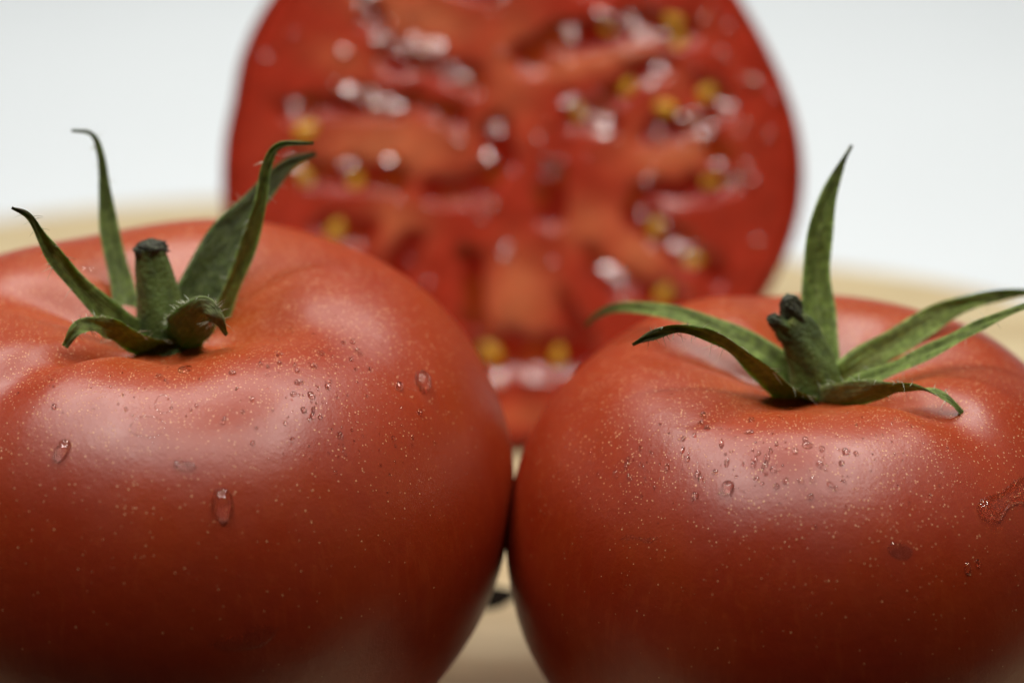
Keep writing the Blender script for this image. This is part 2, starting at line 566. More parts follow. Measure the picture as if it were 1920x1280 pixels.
def build_tube(name, parent, origin, spine, radii, mat, tints, nv=28, rough=0.04, flat=1.0, cap=True):
    n = 40
    P = catmull(spine, n)
    Rr = np.interp(np.linspace(0, 1, n), np.linspace(0, 1, len(radii)), radii)
    TC = np.array([[np.interp(i / (n - 1), np.linspace(0, 1, len(tints)), [c[k] for c in tints]) for k in range(3)] for i in range(n)])
    T = np.gradient(P, axis=0)
    V, C = [], []
    ph = random.uniform(0, 6)
    for i in range(n):
        t = norm(T[i]); a = norm(np.cross(t, (0.1, 1, 0.05))); b = np.cross(t, a)
        for j in range(nv):
            an = 2 * math.pi * j / nv
            rr = Rr[i] * (1 + rough * math.sin(5 * an + ph) + rough * 0.7 * math.sin(3 * an + 9 * i / n + ph) + rough * 0.6 * math.sin(8 * an + 21 * i / n))
            V.append(P[i] + a * math.cos(an) * rr + b * math.sin(an) * rr * flat); C.append(TC[i])
    F = grid_faces(n, nv)
    if cap:
        V.append(P[-1] - norm(T[-1]) * 0.03); C.append(TC[-1])
        for j in range(nv):
            F.append((n * nv, (n - 1) * nv + j, (n - 1) * nv + (j + 1) % nv))
    F = [tuple(q) for q in F]
    o = mesh_obj(name, V, F, mat, parent, origin, attrs={'tint': np.array(C)})
    bm = bmesh.new(); bm.from_mesh(o.data); bmesh.ops.recalc_face_normals(bm, faces=bm.faces); bm.to_mesh(o.data); bm.free()
    return o

DK = np.array([0.042, 0.065, 0.014]); MD = np.array([0.095, 0.145, 0.026]); BK = np.array([0.026, 0.026, 0.011]); YG = np.array([0.22, 0.25, 0.04])

# ---- tomato beside the left border
LX, LY = -4.455, 0.10
left = empty('tomato', (LX, LY, 0))
tag(left, 'largest red tomato, with an upright stem cut flat and dark at its end', 'tomato', 'whole tomatoes at the front of the board')
L_PROF = [(0.0, 5.58), (0.35, 5.59), (0.8, 5.70), (1.3, 5.94), (1.9, 6.14), (2.5, 6.13), (3.15, 5.87), (3.75, 5.35), (4.2, 4.6), (4.45, 3.7),
          (4.42, 2.8), (4.15, 1.85), (3.6, 1.0), (2.75, 0.36), (1.7, 0.04), (0.8, 0.06), (0.0, 0.2)]
bvh_L = build_body(left, LX, LY, L_PROF, [(-128, 9, 0.24), (-76, 14, 0.06), (-20, 16, 0.14), (60, 16, 0.05), (115, 14, 0.05), (175, 14, 0.14)],
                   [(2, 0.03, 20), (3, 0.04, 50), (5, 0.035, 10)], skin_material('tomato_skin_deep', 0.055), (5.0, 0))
LO = (LX, LY, 0)
# sepals: (px, py, depth y)
build_sepal(left, LO, [(285, 640, -0.10), (225, 608, -0.30), (165, 553, -0.55), (112, 493, -0.75), (82, 448, -0.85), (55, 405, -0.9), (22, 389, -0.9)],
            [60, 52, 40, 34, 22, 12, 7], [25, 20, 10, -5, -20, -30], 0.35, brown=1.0, tone=1.35, hair=26)
build_sepal(left, LO, [(285, 632, 0.20), (243, 600, 0.45), (226, 530, 0.8), (206, 445, 1.1), (197, 365, 1.3), (189, 293, 1.4), (172, 252, 1.4), (134, 245, 1.3)],
            [60, 58, 50, 38, 26, 15, 9, 5], [30, 25, 15, 5, 10, 20], 0.30, brown=0.35, tone=1.1, hair=14)
build_sepal(left, LO, [(335, 632, 0.25), (370, 562, 0.45), (402, 488, 0.7), (438, 424, 0.95), (484, 368, 1.2), (538, 310, 1.45), (592, 287, 1.6)],
            [84, 90, 82, 64, 44, 28, 8], [-15, -10, 5, 15, 20, 10], 0.25, brown=0.5, tone=0.55, hair=10)  # low tone paints this rear sepal's shade into its green
build_sepal(left, LO, [(350, 635, 0.05), (402, 600, 0.2), (432, 535, 0.3), (462, 460, 0.35), (486, 380, 0.35), (499, 312, 0.35), (524, 272, 0.35), (588, 268, 0.3)],
            [50, 44, 38, 36, 28, 19, 14, 6], [40, 35, 30, 20, 10, 15], 0.4, brown=0.6, tone=1.6, hair=18)
build_sepal(left, LO, [(310, 648, -0.25), (268, 640, -0.55), (222, 618, -0.9), (180, 607, -1.1), (145, 616, -1.25), (122, 650, -1.3)],
            [60, 64, 48, 30, 24, 12], [-48, -52, -40, -5, 10, 10], 0.3, brown=0.2, tone=1.5, under=0.6, hair=46)
build_sepal(left, LO, [(335, 650, -0.25), (350, 628, -0.60), (366, 600, -0.95), (384, 584, -1.15), (404, 598, -1.25), (424, 628, -1.15)],
            [76, 88, 78, 54, 32, 6], [-170, -165, -160, -150, -150, -140], 0.35, brown=0.8, tone=1.5, under=0.75, hair=90)
# receptacle and stem
lb = at_y(303, 640, 0.0)
build_tube('receptacle', left, LO, [lb + (0, 0, -0.28), lb + (0, 0, -0.1), lb + (0, 0, 0.02), lb + (0, 0, 0.1)], [0.3, 0.62, 0.56, 0.30], STEM, [DK, DK, MD, MD])
stem_l = build_tube('stem', left, LO, [at_y(304, 650, 0.0), at_y(303, 590, 0.02), at_y(293, 530, 0.06), at_y(284, 478, 0.08), at_y(283, 464, 0.09)],
                    [0.34, 0.31, 0.255, 0.20, 0.20], STEM, [DK, MD, MD * 1.1, MD * 0.9, DK])
build_tube('cut_end', stem_l, LO, [at_y(283, 470, 0.085), at_y(283, 462, 0.09), at_y(282, 455, 0.095), at_y(281, 447, 0.1)], [0.196, 0.206, 0.165, 0.03], STEM, [BK, BK, BK * 0.8, BK], rough=0.13)

# ---- tomato beside the right border
RX_, RY_ = 3.865, -0.21
right = empty('tomato', (RX_, RY_, 0))
tag(right, 'red tomato with spreading sepals and a split, broken stem', 'tomato', 'whole tomatoes at the front of the board')
R_PROF = [(0.0, 4.98), (0.35, 4.99), (0.75, 5.09), (1.2, 5.28), (1.75, 5.43), (2.35, 5.38), (2.9, 5.09), (3.4, 4.6), (3.75, 3.95), (3.95, 3.1),
          (3.92, 2.35), (3.72, 1.55), (3.25, 0.82), (2.5, 0.30), (1.6, 0.03), (0.8, 0.05), (0.0, 0.2)]
bvh_R = build_body(right, RX_, RY_, R_PROF, [(-122, 18, 0.07), (-45, 10, 0.22), (0, 16, 0.09), (48, 15, 0.12), (100, 14, 0.20), (165, 16, 0.18)],
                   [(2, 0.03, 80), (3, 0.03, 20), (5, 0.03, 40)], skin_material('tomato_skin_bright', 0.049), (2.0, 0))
RO = (RX_, RY_, 0)
b = -0.25
build_sepal(right, RO, [(1505, 725, b + .15), (1468, 690, b + .2), (1410, 652, b + .3), (1345, 618, b + .4), (1285, 594, b + .6), (1220, 580, b + 1.0), (1160, 577, b + 1.6), (1122, 590, b + 2.1), (1098, 610, b + 2.4)],
            [70, 62, 50, 40, 32, 26, 20, 14, 6], [20, 25, 25, 20, 15, 10], 0.35, brown=0.6, tone=1.7, hair=6)
build_sepal(right, RO, [(1510, 748, b - .2), (1470, 722, b - .45), (1425, 684, b - .75), (1375, 647, b - .95), (1322, 622, b - 1.1), (1268, 614, b - 1.15), (1222, 628, b - 1.1), (1186, 646, b - 1.05)],
            [76, 74, 56, 38, 26, 22, 18, 5], [-55, -58, -55, -45, -25, -10], 0.35, brown=0.9, tone=1.4, under=0.5, hair=44)
build_sepal(right, RO, [(1540, 728, b + .25), (1547, 670, b + .5), (1536, 595, b + .8), (1530, 520, b + 1.0), (1536, 440, b + 1.1), (1551, 370, b + 1.2), (1575, 312, b + 1.3), (1597, 272, b + 1.35)],
            [62, 62, 62, 58, 50, 36, 17, 4], [-5, -5, 5, 15, 25, 35], 0.25, brown=0.5, tone=1.8, hair=6)
build_sepal(right, RO, [(1555, 735, b + .15), (1600, 698, b + .2), (1655, 662, b + .4), (1712, 618, b + .65), (1772, 583, b + .9), (1832, 561, b + 1.1), (1890, 550, b + 1.25), (1945, 546, b + 1.3)],
            [70, 78, 70, 54, 40, 30, 22, 8], [12, 10, 10, 15, 20, 25], 0.35, brown=0.3, tone=2.1, hair=10)
build_sepal(right, RO, [(1565, 742, b - .05), (1630, 712, b - .15), (1700, 682, b - .22), (1770, 647, b - .25), (1830, 615, b - .25), (1885, 589, b - .25), (1960, 560, b - .25)],
            [38, 36, 34, 30, 24, 18, 6], [-38, -38, -35, -30, -25, -20], 0.3, brown=0.3, tone=1.9, hair=16)
build_sepal(right, RO, [(1530, 760, b - .2), (1572, 750, b - .55), (1625, 738, b - .9), (1680, 731, b - 1.15), (1735, 731, b - 1.3), (1782, 753, b - 1.4), (1818, 793, b - 1.4)],
            [60, 68, 60, 44, 27, 18, 8], [-150, -145, -130, -105, -50, -25], 0.3, brown=0.15, tone=1.9, under=0.3, hair=60)
rb = at_y(1533, 748, b)
build_tube('receptacle', right, RO, [rb + (0, 0, -0.28), rb + (0, 0, -0.1), rb + (0, 0, 0.02), rb + (0, 0, 0.1)], [0.3, 0.62, 0.56, 0.30], STEM, [DK, DK, MD, MD])
stem_r = build_tube('stem', right, RO, [at_y(1532, 755, b), at_y(1527, 700, b + .02), at_y(1508, 650, b + .04), at_y(1487, 612, b + .05), at_y(1474, 596, b + .06)],
                    [0.33, 0.31, 0.27, 0.235, 0.17], STEM, [MD * 1.2, MD * 1.2, MD, DK * 1.2, YG * 0.8], rough=0.07)
build_tube('broken_end', stem_r, RO, [at_y(1496, 632, b + .05), at_y(1489, 598, b + .03), at_y(1482, 572, b + .02), at_y(1477, 556, b)], [0.17, 0.145, 0.125, 0.07], STEM, [DK, DK * .6, BK, BK], rough=0.16)
build_tube('broken_end', stem_r, RO, [at_y(1478, 630, b - .05), at_y(1466, 614, b - .1), at_y(1452, 601, b - .14), at_y(1441, 595, b - .16)], [0.13, 0.11, 0.08, 0.045], STEM, [DK, MD, BK, BK], rough=0.16)

# ------------------------------------------------------------------ the halved tomato behind
LEAN = math.radians(14)
F_N = np.array([0.0, -math.cos(LEAN), math.sin(LEAN)])          # out of the cut face
F_V = np.array([0.0, math.sin(LEAN), math.cos(LEAN)])           # up the cut face
F_R = 4.78
F_C = np.array([-0.07, 8.8, 0.0]) + F_V * F_R                     # centre of the cut face
F_C[2] += 0.02

def face_uv(px, py):
    p = on_plane(px, py, F_C, F_N) - F_C
    return np.array([p[0], np.dot(p, F_V)])

def face_pt(u, v, h=0.0):
    return F_C + RT * u + F_V * v + F_N * h

def outline(a):
    return F_R * (1 + 0.012 * np.cos(2 * a) + 0.010 * np.cos(3 * a + 0.6) + 0.008 * np.cos(5 * a + 1.0) + 0.006 * np.cos(7 * a)
                  - 0.010 * np.exp(-((np.mod(a, 2 * math.pi) - 2.90) / 0.10) ** 2))

CHAMBERS = [([(690, 30), (735, 110), (800, 135), (880, 160)], 30, .55), ([(545, 215), (660, 200), (760, 205), (860, 217)], 26, .6),
            ([(560, 325), (690, 348), (745, 355)], 34, .5), ([(810, 372), (885, 362), (940, 310), (932, 240)], 30, .5),
            ([(1035, 335), (1033, 410)], 32, .6), ([(995, 105), (1075, 75), (1190, 60), (1290, 72)], 36, .7),
            ([(1135, 200), (1190, 150), (1250, 128)], 27, .6), ([(1075, 215), (1145, 238)], 30, .4),
            ([(1225, 258), (1300, 238), (1360, 205), (1325, 178)], 28, .5), ([(1205, 366), (1290, 362), (1380, 345)], 28, .6),
            ([(1195, 408), (1290, 485), (1345, 515)], 30, .5), ([(1108, 478), (1150, 535), (1250, 562)], 28, .5),
            ([(1055, 550), (1090, 625)], 22, .5), ([(885, 495), (884, 605)], 27, .8), ([(890, 672), (980, 660), (1085, 672)], 42, .6),
            ([(775, 465), (735, 520)], 24, .5), ([(590, 432), (690, 440)], 26, .4), ([(950, 482)], 18, .25), ([(1345, 285), (1350, 345)], 26, .4),
            ([(790, -90), (865, -30)], 28, .5), ([(1060, -110), (1110, -30)], 28, .5), ([(955, -60), (950, -140)], 26, .4), ([(935, 5), (890, -5)], 18, .3)]
PALE = [(780, 40, 105, 40, -15, .9), (730, 285, 120, 50, 0, 1.0), (1115, 118, 130, 24, 14, .9), (1262, 293, 75, 34, 8, 1.0), (972, 565, 55, 75, 0, 1.0),
        (1195, 480, 55, 45, -40, .9), (745, 425, 50, 45, 0, .8), (960, 130, 50, 110, 0, .55), (1110, 430, 60, 45, 0, .7), (640, 120, 60, 30, -20, .5),
        (980, 790, 110, 28, 0, .55), (1260, 170, 40, 40, 0, .3), (860, 250, 50, 40, 0, .4), (1190, 290, 60, 60, 0, .4)]
SEEDS = [(1135, 64), (1262, 46), (1274, 90), (1178, 172), (1084, 216), (1326, 182), (1338, 346), (1230, 434), (1300, 497), (1246, 558), (630, 439),
         (575, 252), (570, 338), (668, 344), (920, 668), (1047, 674), (1246, 210)]

def vnoise(u, v, f, seed):
    """smooth value noise on a lattice"""
    r = np.random.default_rng(seed).random((64, 64))
    x, y = u * f + 31.7, v * f + 17.3
    i, j = np.floor(x).astype(int), np.floor(y).astype(int)
    a, b_ = x - i, y - j
    a, b_ = a * a * (3 - 2 * a), b_ * b_ * (3 - 2 * b_)
    g = lambda p, q: r[p % 64, q % 64]
    return (g(i, j) * (1 - a) + g(i + 1, j) * a) * (1 - b_) + (g(i, j + 1) * (1 - a) + g(i + 1, j + 1) * a) * b_

def chamber_field(u, v):
    """0 on the flesh .. 1 in the chambers, and the depth in cm"""
    m = np.zeros_like(u); dep = np.zeros_like(u)
    wob = (vnoise(u, v, 3.0, 5) - 0.5) * 0.24 + (vnoise(u, v, 7.0, 6) - 0.5) * 0.08
    for pts, hw, d in CHAMBERS:
        q = [face_uv(*p) for p in pts]
        best = np.full_like(u, 1e9)
        if len(q) == 1:
            best = np.hypot(u - q[0][0], v - q[0][1])
        for a_, b_ in zip(q[:-1], q[1:]):
            ab = b_ - a_
            t = np.clip(((u - a_[0]) * ab[0] + (v - a_[1]) * ab[1]) / (ab @ ab), 0, 1)
            best = np.minimum(best, np.hypot(u - a_[0] - t * ab[0], v - a_[1] - t * ab[1]))
        w = hw / 110.0
        k = 1 - smooth(w * 0.42, w * 1.22, best + wob)
        m = np.maximum(m, k); dep = np.maximum(dep, k * d)
    return m, dep

def build_half():
    base = (0.0, 11.5, 0.0)
    root = empty('tomato_half', base)
    tag(root, 'halved tomato standing on edge, its wet cut face towards the two whole ones', 'tomato')
    NR, NA = 210, 420
    a = np.linspace(0, 2 * math.pi, NA, endpoint=False)
    rho = np.linspace(0, 1, NR) ** 0.8
    rho[0] = 0.0005
    A, Q = np.meshgrid(a, rho)
    rad = outline(A) * Q * 0.988
    u, v = rad * np.cos(A), rad * np.sin(A)
    m, dep = chamber_field(u, v)
    fine = (vnoise(u, v, 7, 21) - 0.5) * 0.025 + (vnoise(u, v, 22, 22) - 0.5) * 0.008
    h = -dep * 0.20 + fine * (1 + m) + 0.03 * (vnoise(u, v, 2, 23) - 0.5)
    h -= 0.10 * smooth(0.965, 1.0, Q)
    pale = np.zeros_like(u)
    for px, py, rx, ry, rot, st in PALE:
        c = face_uv(px, py); t = math.radians(rot)
        du, dv = u - c[0], v - c[1]
        e = ((du * math.cos(t) + dv * math.sin(t)) / (rx / 110)) ** 2 + ((-du * math.sin(t) + dv * math.cos(t)) / (ry / 110)) ** 2
        pale = np.maximum(pale, st * np.exp(-e * 0.8))
    pale = np.clip(pale * (0.85 + 0.3 * vnoise(u, v, 4, 31)), 0, 1) * (1 - m)
    rim = smooth(0.90, 1.0, Q)
    red = np.array([0.45, 0.043, 0.020]); pal = np.array([0.68, 0.195, 0.085]); gel = np.array([0.28, 0.014, 0.005]); rimc = np.array([0.42, 0.030, 0.012])
    org = np.array([0.32, 0.040, 0.006])
    mo = vnoise(u, v, 3.5, 41)[..., None]
    c = red * (1 - pale[..., None]) + pal * pale[..., None]
    c = c * (0.9 + 0.25 * mo)
    gm = smooth(0.45, 0.75, vnoise(u, v, 2.6, 43))[..., None]
    c = c * (1 - m[..., None]) + (gel * (1 - gm) + org * gm) * m[..., None]
    c = c * (1 - rim[..., None]) + rimc * rim[..., None]
    V = (F_C + u[..., None] * RT + v[..., None] * F_V + h[..., None] * F_N).reshape(-1, 3)
    F = grid_faces(NR, NA)
    tint, wet = c.reshape(-1, 3), np.clip(m + 0.35, 0, 1).ravel()
    mesh_obj('cut_face', V, F, flesh_material(), root, base, attrs={'tint': tint, 'wet': wet})
    # skin: the dome behind the cut face
    nd = 60
    prof = [(0.985, 0.0), (1.0, -0.03)] + [(math.cos(t) ** 0.8 if math.cos(t) > 0 else 0.0, -4.0 * math.sin(t) - 0.05) for t in np.linspace(0.02, math.pi / 2, nd)]
    V = []
    for s, d in prof:
        for t in a[::2]:
            rr = outline(t) * max(s, 0.001)
            V.append(face_pt(rr * math.cos(t), rr * math.sin(t), d - (0.06 if s == 0.985 else 0)))
    V = np.array(V)
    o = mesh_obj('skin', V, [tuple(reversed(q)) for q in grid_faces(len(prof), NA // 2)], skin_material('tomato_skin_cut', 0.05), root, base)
    low = V[:, 2].min()
    # seeds
    ns, mv = 14, 12
    for i, (px, py) in enumerate(SEEDS):
        uu, vv = face_uv(px, py)
        _, dd = chamber_field(np.array([uu]), np.array([vv]))
        cen = face_pt(uu, vv, -dd[0] * 0.27 + random.uniform(0.0, 0.09)); sz = random.uniform(0.72, 1.0)
        rot = random.uniform(0, math.pi); tilt = random.uniform(-0.5, 0.5)
        e1 = RT * math.cos(rot) + F_V * math.sin(rot)
        e2 = -RT * math.sin(rot) + F_V * math.cos(rot)
        e3 = norm(F_N + 0.5 * tilt * e2); e2 = norm(np.cross(e3, e1))
        V = []
        for p in np.linspace(0.02, math.pi - 0.02, ns):
            for t in range(mv):
                w = 2 * math.pi * t / mv
                rr = math.sin(p) * (1 - 0.28 * math.cos(p))
                V.append(cen + e1 * 0.21 * sz * math.cos(p) + e2 * 0.14 * sz * rr * math.cos(w) + e3 * 0.08 * rr * math.sin(w))
        mesh_obj('seed', V, grid_faces(ns, mv), SEED, root, base)
    return root, low
half, half_low = build_half()
half.location.z -= half_low * S - 0.00001

GLINTS = [(684, 14, 16), (688, 42, 17), (700, 70, 18), (728, 88, 18), (752, 98, 22), (784, 88, 22), (812, 104, 21), (838, 128, 18), (870, 148, 17), (646, 104, 17),
          (640, 180, 22), (668, 184, 24), (694, 190, 20), (738, 205, 20), (566, 210, 19), (548, 318, 20), (655, 318, 15), (720, 308, 15),
          (920, 292, 22), (932, 248, 13), (1068, 68, 15), (1138, 40, 19), (1182, 52, 16), (1212, 66, 22), (1242, 78, 15), (1244, 138, 18),
          (1220, 162, 13), (1068, 194, 15), (1132, 236, 27), (1098, 226, 15), (1215, 350, 14), (1240, 252, 19), (1290, 226, 20), (1334, 250, 18), (1362, 210, 19),
          (1338, 322, 13), (1376, 345, 14), (1204, 410, 16), (1232, 424, 16), (1282, 472, 20), (1150, 522, 25), (1250, 552, 12), (952, 478, 18),
          (936, 712, 15), (962, 706, 17), (988, 708, 20), (1014, 712, 17), (1042, 709, 15), (1070, 706, 15), (626, 434, 18), (945, 2, 15), (700, -5, 18),
          (1306, 470, 12), (1408, 160, 12), (1180, 40, 10)]

def gel_material():
    k = Nodes('wet_gel')
    c = k.mix(k.ramp(k.noise(350, 2), 0.4, 0.65), (0.36, 0.035, 0.012), (0.42, 0.10, 0.016))
    k.set(Base_Color=c, Roughness=0.05, IOR=1.8, Normal=k.bump(k.noise(900, 2), 0.16, 0.0004))
    return k.m
GEL = gel_material()

def gel_lump(parent, base, px, py, r_px, curv):
    """a flat wet bead of gel bulging from the cut face; most of them slope up towards the lamps"""
    u, v = face_uv(px, py)
    _, d = chamber_field(np.array([u]), np.array([v]))
    p = face_pt(u, v, -d[0] * 0.25 + 0.05)
    sd = random.choice((0, 0, 1, 2))
    tgt = np.array([random.uniform(-RX, RX), RY0, RZ]) if sd == 0 else np.array([RX * random.choice((-1, 1)), random.uniform(RY0, RYC), RZ])
    hN = norm(norm(CAM - p) + norm(tgt - p))  # lump shaped for its glint: faces halfway between camera and lamp strip
    r = r_px / 110.0
    e1 = norm(np.cross((0, 0, 1), hN)); e2 = np.cross(hN, e1)
    V, nr_, na = [], 7, 14
    st = random.uniform(0.75, 1.7)
    ph = random.uniform(0, 6)
    for i in range(nr_):
        s = i / (nr_ - 1)
        for j in range(na):
            t = 2 * math.pi * j / na
            q = r * s * (1 + 0.18 * math.sin(2 * t + ph) + 0.10 * math.sin(3 * t + 2 * ph)) + 0.0005
            z = -(q * q) / (2 * curv * r) - 0.5 * r * smooth(0.72, 1.0, s)
            V.append(p + e1 * q * math.cos(t) * st + e2 * q * math.sin(t) / st ** 0.5 + hN * z)
    for j in range(na):                                              # skirt into the flesh
        V.append(p + (V[(nr_ - 1) * na + j] - p) * 0.9 - F_N * r * 1.1)
    return mesh_obj('gel', V, grid_faces(nr_ + 1, na), GEL, parent, base)
for g in GLINTS:
  for sub in range(random.choice((2, 3, 3, 4))):
    jx, jy = random.gauss(0, 0.42) * g[2], random.gauss(0, 0.34) * g[2]
    gel_lump(half, (0.0, 11.5, 0.0), g[0] + jx, g[1] + jy, g[2] * random.uniform(0.34, 0.70), curv=random.uniform(18.0, 45.0))

def juice_beads():
    """fine wet beads over the outer wall of the cut, too small to pick apart"""
    V, F = [], []
    for i in range(90):
        a, q = random.uniform(-1.2, math.pi + 1.2), random.uniform(0.72, 0.96) if i < 64 else random.uniform(0.1, 0.7)
        if i % 3 == 0: a = random.uniform(0.1, 0.95)
        u, v = F_R * q * math.cos(a), F_R * q * math.sin(a)
        _, d = chamber_field(np.array([u]), np.array([v]))
        p = face_pt(u, v, -d[0] * 0.5 + 0.03)
        tgt = np.array([random.uniform(-RX, RX) * 1.3, RY0 + random.uniform(-4, 6), RZ])
        hN = norm(norm(CAM - p) + norm(tgt - p))  # beads added as speckle highlights, tilted between camera and lamps
        e1 = norm(np.cross((0, 0, 1), hN)); e2 = np.cross(hN, e1)
        r = random.uniform(0.03, 0.075)
        b0 = len(V)
        for k_ in range(4):
            s = k_ / 3
            for j in range(10):
                t = 2 * math.pi * j / 10
                V.append(p + e1 * r * s * math.cos(t) + e2 * r * s * math.sin(t) - hN * (r * s * s / 24 + 0.4 * r * (k_ == 3)))
        F += [tuple(b0 + x for x in f) for f in grid_faces(4, 10)]
    tag(mesh_obj('juice_beads', V, F, GEL, half, (0.0, 11.5, 0.0)), kind='stuff')
juice_beads()

# ------------------------------------------------------------------ water on the skins
def water_obj(*a):
    o = mesh_obj(*a)
    return o

def cast(bvh, px, py):
    hit = bvh.ray_cast(Vector(CAM), Vector(ray(px, py)))
    return None if hit[0] is None else (np.array(hit[0]), norm(np.array(hit[1])))

def drop_mesh(bvh, px, py, rx, ry, rot, height, sag=0.0, seg=20, rings=7):
    """dome of water: rx, ry half-sizes in photo pixels, laid onto the skin"""
    h = cast(bvh, px, py)
    if h is None:
        return None
    p, n = h
    if np.dot(n, CAM - p) < 0: n = -n
    sc = np.dot(p - CAM, AX) / F_PX
    e1 = norm(RT - n * n[0]); e2 = np.cross(n, e1)
    cosv = max(0.35, abs(np.dot(n, norm(CAM - p))))
    V = []
    t0 = math.radians(rot)
    for i in range(rings + 1):
        s = i / rings
        for j in range(seg):
            t = 2 * math.pi * j / seg
            a, b_ = rx * s * math.cos(t), ry * s * math.sin(t)
            b_ *= 1 - 0.25 * sag * math.sin(t) if sag else 1
            a2, b2 = a * math.cos(t0) - b_ * math.sin(t0), a * math.sin(t0) + b_ * math.cos(t0)
            q = p + e1 * a2 * sc + e2 * b2 * sc / cosv
            hh = bvh.ray_cast(Vector(q + n * 0.4), Vector(-n), 1.2)
            g = np.array(hh[0]) if hh[0] is not None else q
            z = height * min(rx, ry) * sc * ((1 - s ** 2.4) ** 0.62)
            if sag:
                z *= 1 - 0.35 * sag * s * math.sin(t)
            V.append(g + n * (z - 0.004 * (s > 0.99)))
    return V, grid_faces(rings + 1, seg), p

def drop(bvh, label, group, px, py, rx, ry=None, rot=0.0, height=0.62, sag=0.0, seg=20, rings=7):
    r = drop_mesh(bvh, px, py, rx, ry or rx, rot, height, sag, seg, rings)
    if r is None:
        return
    V, F, p = r
    o = water_obj('water_drop', V, F, WATER, None, p)
    return tag(o, label, 'water drop', group)

# large drops, each told apart
drop(bvh_L, 'tilted oval water drop on the largest tomato, below its curled front sepal', None, 118, 842, 14, 23, -28, 0.8, 0.6, 28, 10)
drop(bvh_L, 'long faint water drop low on the largest tomato with a square glint', None, 417, 942, 20, 34, 6, 0.75, 0.7, 28, 10)
drop(bvh_L, 'round bright water drop on the far flank of the largest tomato, facing the other', None, 792, 714, 17, 16, -10, 0.95, 0.3, 28, 10)
drop(bvh_L, 'smaller water drop just beside the round bright one on the largest tomato', None, 748, 723, 8, 7.5, -10, 0.9, 0.3)
drop(bvh_L, 'flat thin smear of water above the long faint drop', None, 346, 872, 24, 9, -8, 0.45, 0.2, 28, 8)
drop(bvh_L, 'oval water drop in the crease directly below the calyx of the largest tomato', None, 347, 692, 14, 9, 0, 0.6, 0.2)
drop(bvh_L, 'shiny water drop on the back shoulder of the largest tomato, between two tall sepals', None, 166, 505, 15, 5, -5, 0.5)
drop(bvh_R, 'round bead of water, largest on the front of the tomato with the broken stem', None, 1365, 913, 13, 13, 0, 0.85, 0.2, 28, 10)
drop(bvh_R, 'narrow slanting water drop apart from the others on the broken stem tomato', None, 1176, 868, 5, 12, -22, 0.6)
drop(bvh_R, 'upright oval water bead low on the tomato with the broken stem', None, 1814, 1064, 7, 11, 5, 0.7, 0.4)
drop(bvh_R, 'small round water bead beside the upright oval bead', None, 1834, 1055, 5.5, 6.5, 0, 0.7, 0.3)
drop(bvh_R, 'flat dim patch of water under the highlight of the broken stem tomato', None, 1688, 1032, 26, 15, -8, 0.14, 0.0, 28, 8)

def flow(bvh, label, pts, height, nseg=44, nc=13):
    """a trail of water: swept dome along stations (px, py, half width px)"""
    st = catmull(pts, nseg)
    hits = [(q, cast(bvh, q[0], q[1])) for q in st]
    hits = [(q, h) for q, h in hits if h is not None]
    st = np.array([q for q, _ in hits]); nseg = len(hits)
    raw = np.array([h[1] if np.dot(h[1], CAM - h[0]) > 0 else -h[1] for _, h in hits])
    nrm = np.array([norm(raw[max(0, i - 8):i + 9].mean(0)) for i in range(nseg)])
    V = []
    for i in range(nseg):
        p, n = hits[i][1][0], nrm[i]
        d = st[min(i + 1, nseg - 1)][:2] - st[max(i - 1, 0)][:2]
        d = d / max(1e-6, np.linalg.norm(d))
        sc = np.dot(p - CAM, AX) / F_PX
        end = min(1.0, 2.2 * math.sqrt(max(0.0, min(i, nseg - 1 - i)) / nseg) + 0.02)
        for j in range(nc):
            s = -1 + 2 * j / (nc - 1)
            w = st[i][2] * end * s
            hh = cast(bvh, st[i][0] - d[1] * w, st[i][1] + d[0] * w) or (p, n)
            V.append(hh[0] + n * (height * st[i][2] * sc * end * (1 - abs(s) ** 2.4) ** 0.6 - 0.003 * (abs(s) > 0.99)))
    k = len(V) // nc
    F = grid_faces(k, nc, False)
    q = F[len(F) // 2]
    fn = np.cross(V[q[1]] - V[q[0]], V[q[2]] - V[q[0]])
    if np.dot(fn, CAM - V[q[0]]) < 0:
        F = [tuple(reversed(f)) for f in F]
    o = water_obj('water_drop', V, F, FILM, None, V[0])
    return tag(o, label, 'water drop')
ring = lambda cx, cy, rx, ry, w: [(cx + rx * math.cos(t) * (1 + 0.05 * math.sin(3 * t)), cy + ry * math.sin(t), w) for t in np.linspace(0.3, 2 * math.pi + 0.25, 22)]
flow(bvh_L, 'large faint ring left by a dried drop on the highlight of the largest tomato', ring(277, 800, 33, 20, 1.6), 0.25, 90, 5)
flow(bvh_L, 'small faint ring of a dried drop above the larger ring', ring(307, 757, 16, 17, 1.6), 0.25, 70, 5)
flow(bvh_L, 'wide dim smear of water low on the largest tomato near the picture bottom', [(386, 1210, 4), (420, 1206, 12), (455, 1204, 14), (480, 1192, 22), (505, 1184, 14), (524, 1176, 5)], 0.10)
flow(bvh_R, 'large trailing run of water ending in a round blob at the picture border', [(1846, 975, 20), (1852, 962, 28), (1868, 948, 24), (1885, 936, 17), (1905, 925, 22), (1925, 918, 30), (1950, 905, 26)], 0.6)
flow(bvh_R, 'thin streak of dried water on the flank of the broken stem tomato', [(1160, 1010, 3), (1178, 1006, 5), (1195, 1008, 3), (1215, 1012, 5), (1238, 1005, 4)], 0.3)

